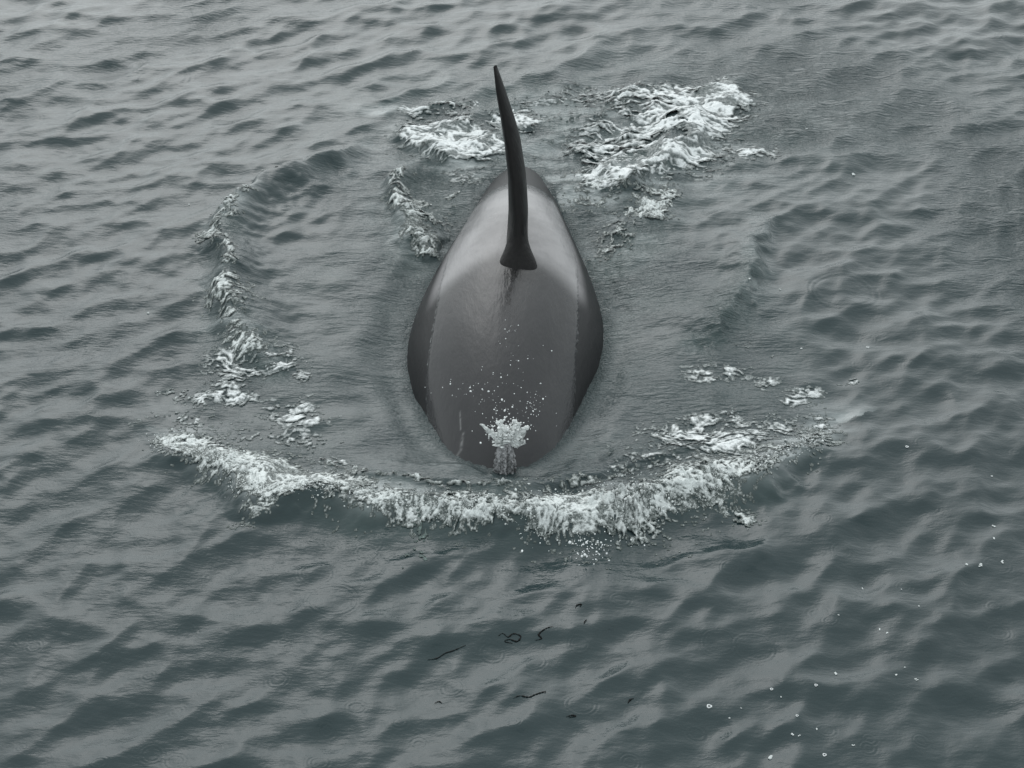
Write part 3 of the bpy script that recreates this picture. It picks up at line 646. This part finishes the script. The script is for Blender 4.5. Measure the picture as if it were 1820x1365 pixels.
BUB = [(1261, 1255, .030, 'ring', 'largest ring-shaped bubble floating in the lower right water'), (1466, 1343, .022, 'ring', 'flat ring bubble at the bottom edge right of the double froth fleck'), (1364, 1343, .03, 'dome', 'double fleck of froth nearest the bottom edge'),
       (1487, 1195, .024, 'dome', 'bright froth fleck on the big dark wave above the small ring bubbles'), (1718, 1009, .024, 'dome', 'left one of two bright flecks riding a dark wave at the right'), (1744, 1009, .026, 'dome', 'right one of two bright flecks riding a dark wave at the right'),
       (1784, 999, .02, 'dome', 'fleck beside a rain ring just right of the two bright flecks'), (1767, 933, .02, 'dome', 'upper of two flecks one above the other near the right edge'), (1769, 960, .016, 'dome', 'lower of two flecks one above the other near the right edge'), (1632, 1081, .018, 'dome', 'lone fleck on a pale slope below the right hand rain rings'), (1600, 1049, .013, 'dome', 'faint fleck touching the small rain rings at the right'), (1533, 1036, .014, 'dome', 'dim fleck beside the left end of the right hand rain rings'),
       (1560, 1120, .018, 'dome', 'upper left froth bead of a close pair on the dark right slope'), (1572, 1127, .016, 'dome', 'lower right froth bead of a close pair on the dark right slope'),
       (1365, 1228, .018, 'ring', 'small ring bubble up and right of the largest ring bubble'), (1450, 1227, .019, 'ring', 'small ring bubble directly below left of the bright fleck on the dark wave'), (1384, 1241, .012, 'dome', 'tiny dim bubble just under the small ring bubble'),
       (1406, 1310, .017, 'dome', 'left bubble of the lowest side by side pair'), (1420, 1313, .013, 'dome', 'right bubble of the lowest side by side pair'), (1294, 1275, .014, 'dome', 'bead just below right of the largest ring bubble'), (1316, 1258, .012, 'dome', 'small bead level with the largest ring bubble on its right'),
       (1415, 1278, .016, 'ring', 'small ring bubble above the lowest side by side pair'), (1454, 1297, .014, 'dome', 'fleck at the start of a thin pale streak near the bottom'), (1516, 1327, .015, 'dome', 'fleck on a dark crest line near the bottom right'), (1596, 1203, .016, 'dome', 'lower bead beside the steep dark wave at the lower right'), (1610, 1189, .013, 'dome', 'upper bead beside the steep dark wave at the lower right'), (1630, 1209, .015, 'dome', 'rightmost bead beside the steep dark wave at the lower right'),
       (1490, 1101, .012, 'dome', 'tiny fleck midway between the rain rings and the dark right wave'), (538, 893, .02, 'dome', 'lone white fleck below the left part of the bow wave'), (278, 776, .018, 'dome', 'fleck just outside the left tip of the bow wave'), (335, 362, .014, 'dome', 'small fleck on open water left of the breaking ridge'), (1520, 310, .03, 'dome', 'bright fleck on the rippled water at the upper right'), (1435, 230, .02, 'dome', 'fleck right of the thick churned foam behind the orca'),
       (1330, 512, .02, 'dome', 'fleck caught on the small dark ridge right of the orca'), (1385, 512, .016, 'dome', 'fleck just outside the small dark ridge right of the orca'), (1540, 613, .022, 'ring', 'little ring bubble on the smooth water far right of the orca'), (1425, 620, .016, 'dome', 'fleck right of the scattered foam level with the orca middle'), (1610, 800, .022, 'ring', 'ring bubble beyond the right tip of the bow wave'), (1770, 845, .014, 'ring', 'small ring bubble by the right edge above the two bright flecks'), (264, 556, .02, 'dome', 'greenish white fleck on open water left of the orca')]
bq = np.array([at(a, b_) for a, b_, *_ in BUB]); bp = sea(bq[:, 0], bq[:, 1])[0]
for (px, py, r, kind, lab), q, q0 in zip(BUB, bp, bq):
    co_, f = bubble_mesh(kind, r*0.66)
    o = mesh_obj('floating_bubble', co_, f, M_splash if kind != 'ring' else M_foam, attrs={'cover': np.full(len(co_), 0.8), 'speck': np.full(len(co_), 0.2)})
    o.location = (q[0], q[1], q[2]+0.003)
    tag(o, lab or 'tiny white bubble or fleck of froth floating alone on open water', 'bubble', 'bubbles and flecks floating on the water')

# short black wave reflections, built as thin strands ahead of the bow wave
REFL = [([(885, 1135), (893, 1131), (902, 1136), (912, 1131), (924, 1134), (918, 1141), (905, 1139), (896, 1142), (910, 1144)], 'tangled black reflection, the largest dark tangle below the bow wave'),
        ([(948, 1141), (960, 1139), (955, 1133), (968, 1124), (982, 1120)], 'hooked black reflection just right of the largest dark tangle'),
        ([(1020, 1087), (1024, 1082), (1031, 1082), (1029, 1086)], 'short hooked black reflection nearest below the bow wave'),
        ([(1039, 1117), (1041, 1110), (1044, 1108)], 'tiny upright black reflection right of centre'),
        ([(910, 1247), (924, 1242), (940, 1243), (952, 1238), (965, 1232), (972, 1229), (970, 1234)], 'long thin black reflection near the lower centre'),
        ([(1010, 1276), (1020, 1273), (1026, 1274), (1014, 1277)], 'small solid black reflection near the bottom centre'),
        ([(1116, 1247), (1120, 1242), (1126, 1240)], 'small forked black reflection right of the rain ring near the bottom'),
        ([(762, 1172), (778, 1168), (792, 1161), (806, 1157), (828, 1149)], 'thin dark reflection left of the largest dark tangle'),
        ([(768, 1244), (776, 1241), (782, 1245)], 'tiny dark reflection at the lower left of centre')]
for pts, lab in REFL:
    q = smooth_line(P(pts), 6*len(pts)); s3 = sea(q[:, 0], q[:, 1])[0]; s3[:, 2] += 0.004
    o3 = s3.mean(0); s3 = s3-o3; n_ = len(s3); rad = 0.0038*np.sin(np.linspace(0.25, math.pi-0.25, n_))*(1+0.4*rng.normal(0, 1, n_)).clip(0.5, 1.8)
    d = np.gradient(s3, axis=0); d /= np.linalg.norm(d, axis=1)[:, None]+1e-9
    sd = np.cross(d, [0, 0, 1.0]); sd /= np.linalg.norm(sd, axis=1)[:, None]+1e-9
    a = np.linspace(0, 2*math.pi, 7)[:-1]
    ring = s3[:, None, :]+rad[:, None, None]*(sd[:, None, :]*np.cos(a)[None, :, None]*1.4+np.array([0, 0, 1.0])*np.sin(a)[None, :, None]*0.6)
    o = mesh_obj('reflection_strand', ring.reshape(-1, 3), grid_faces(n_, 6, True), M_refl); o.location = o3
    tag(o, lab, 'seaweed', 'black reflections modelled on the water')
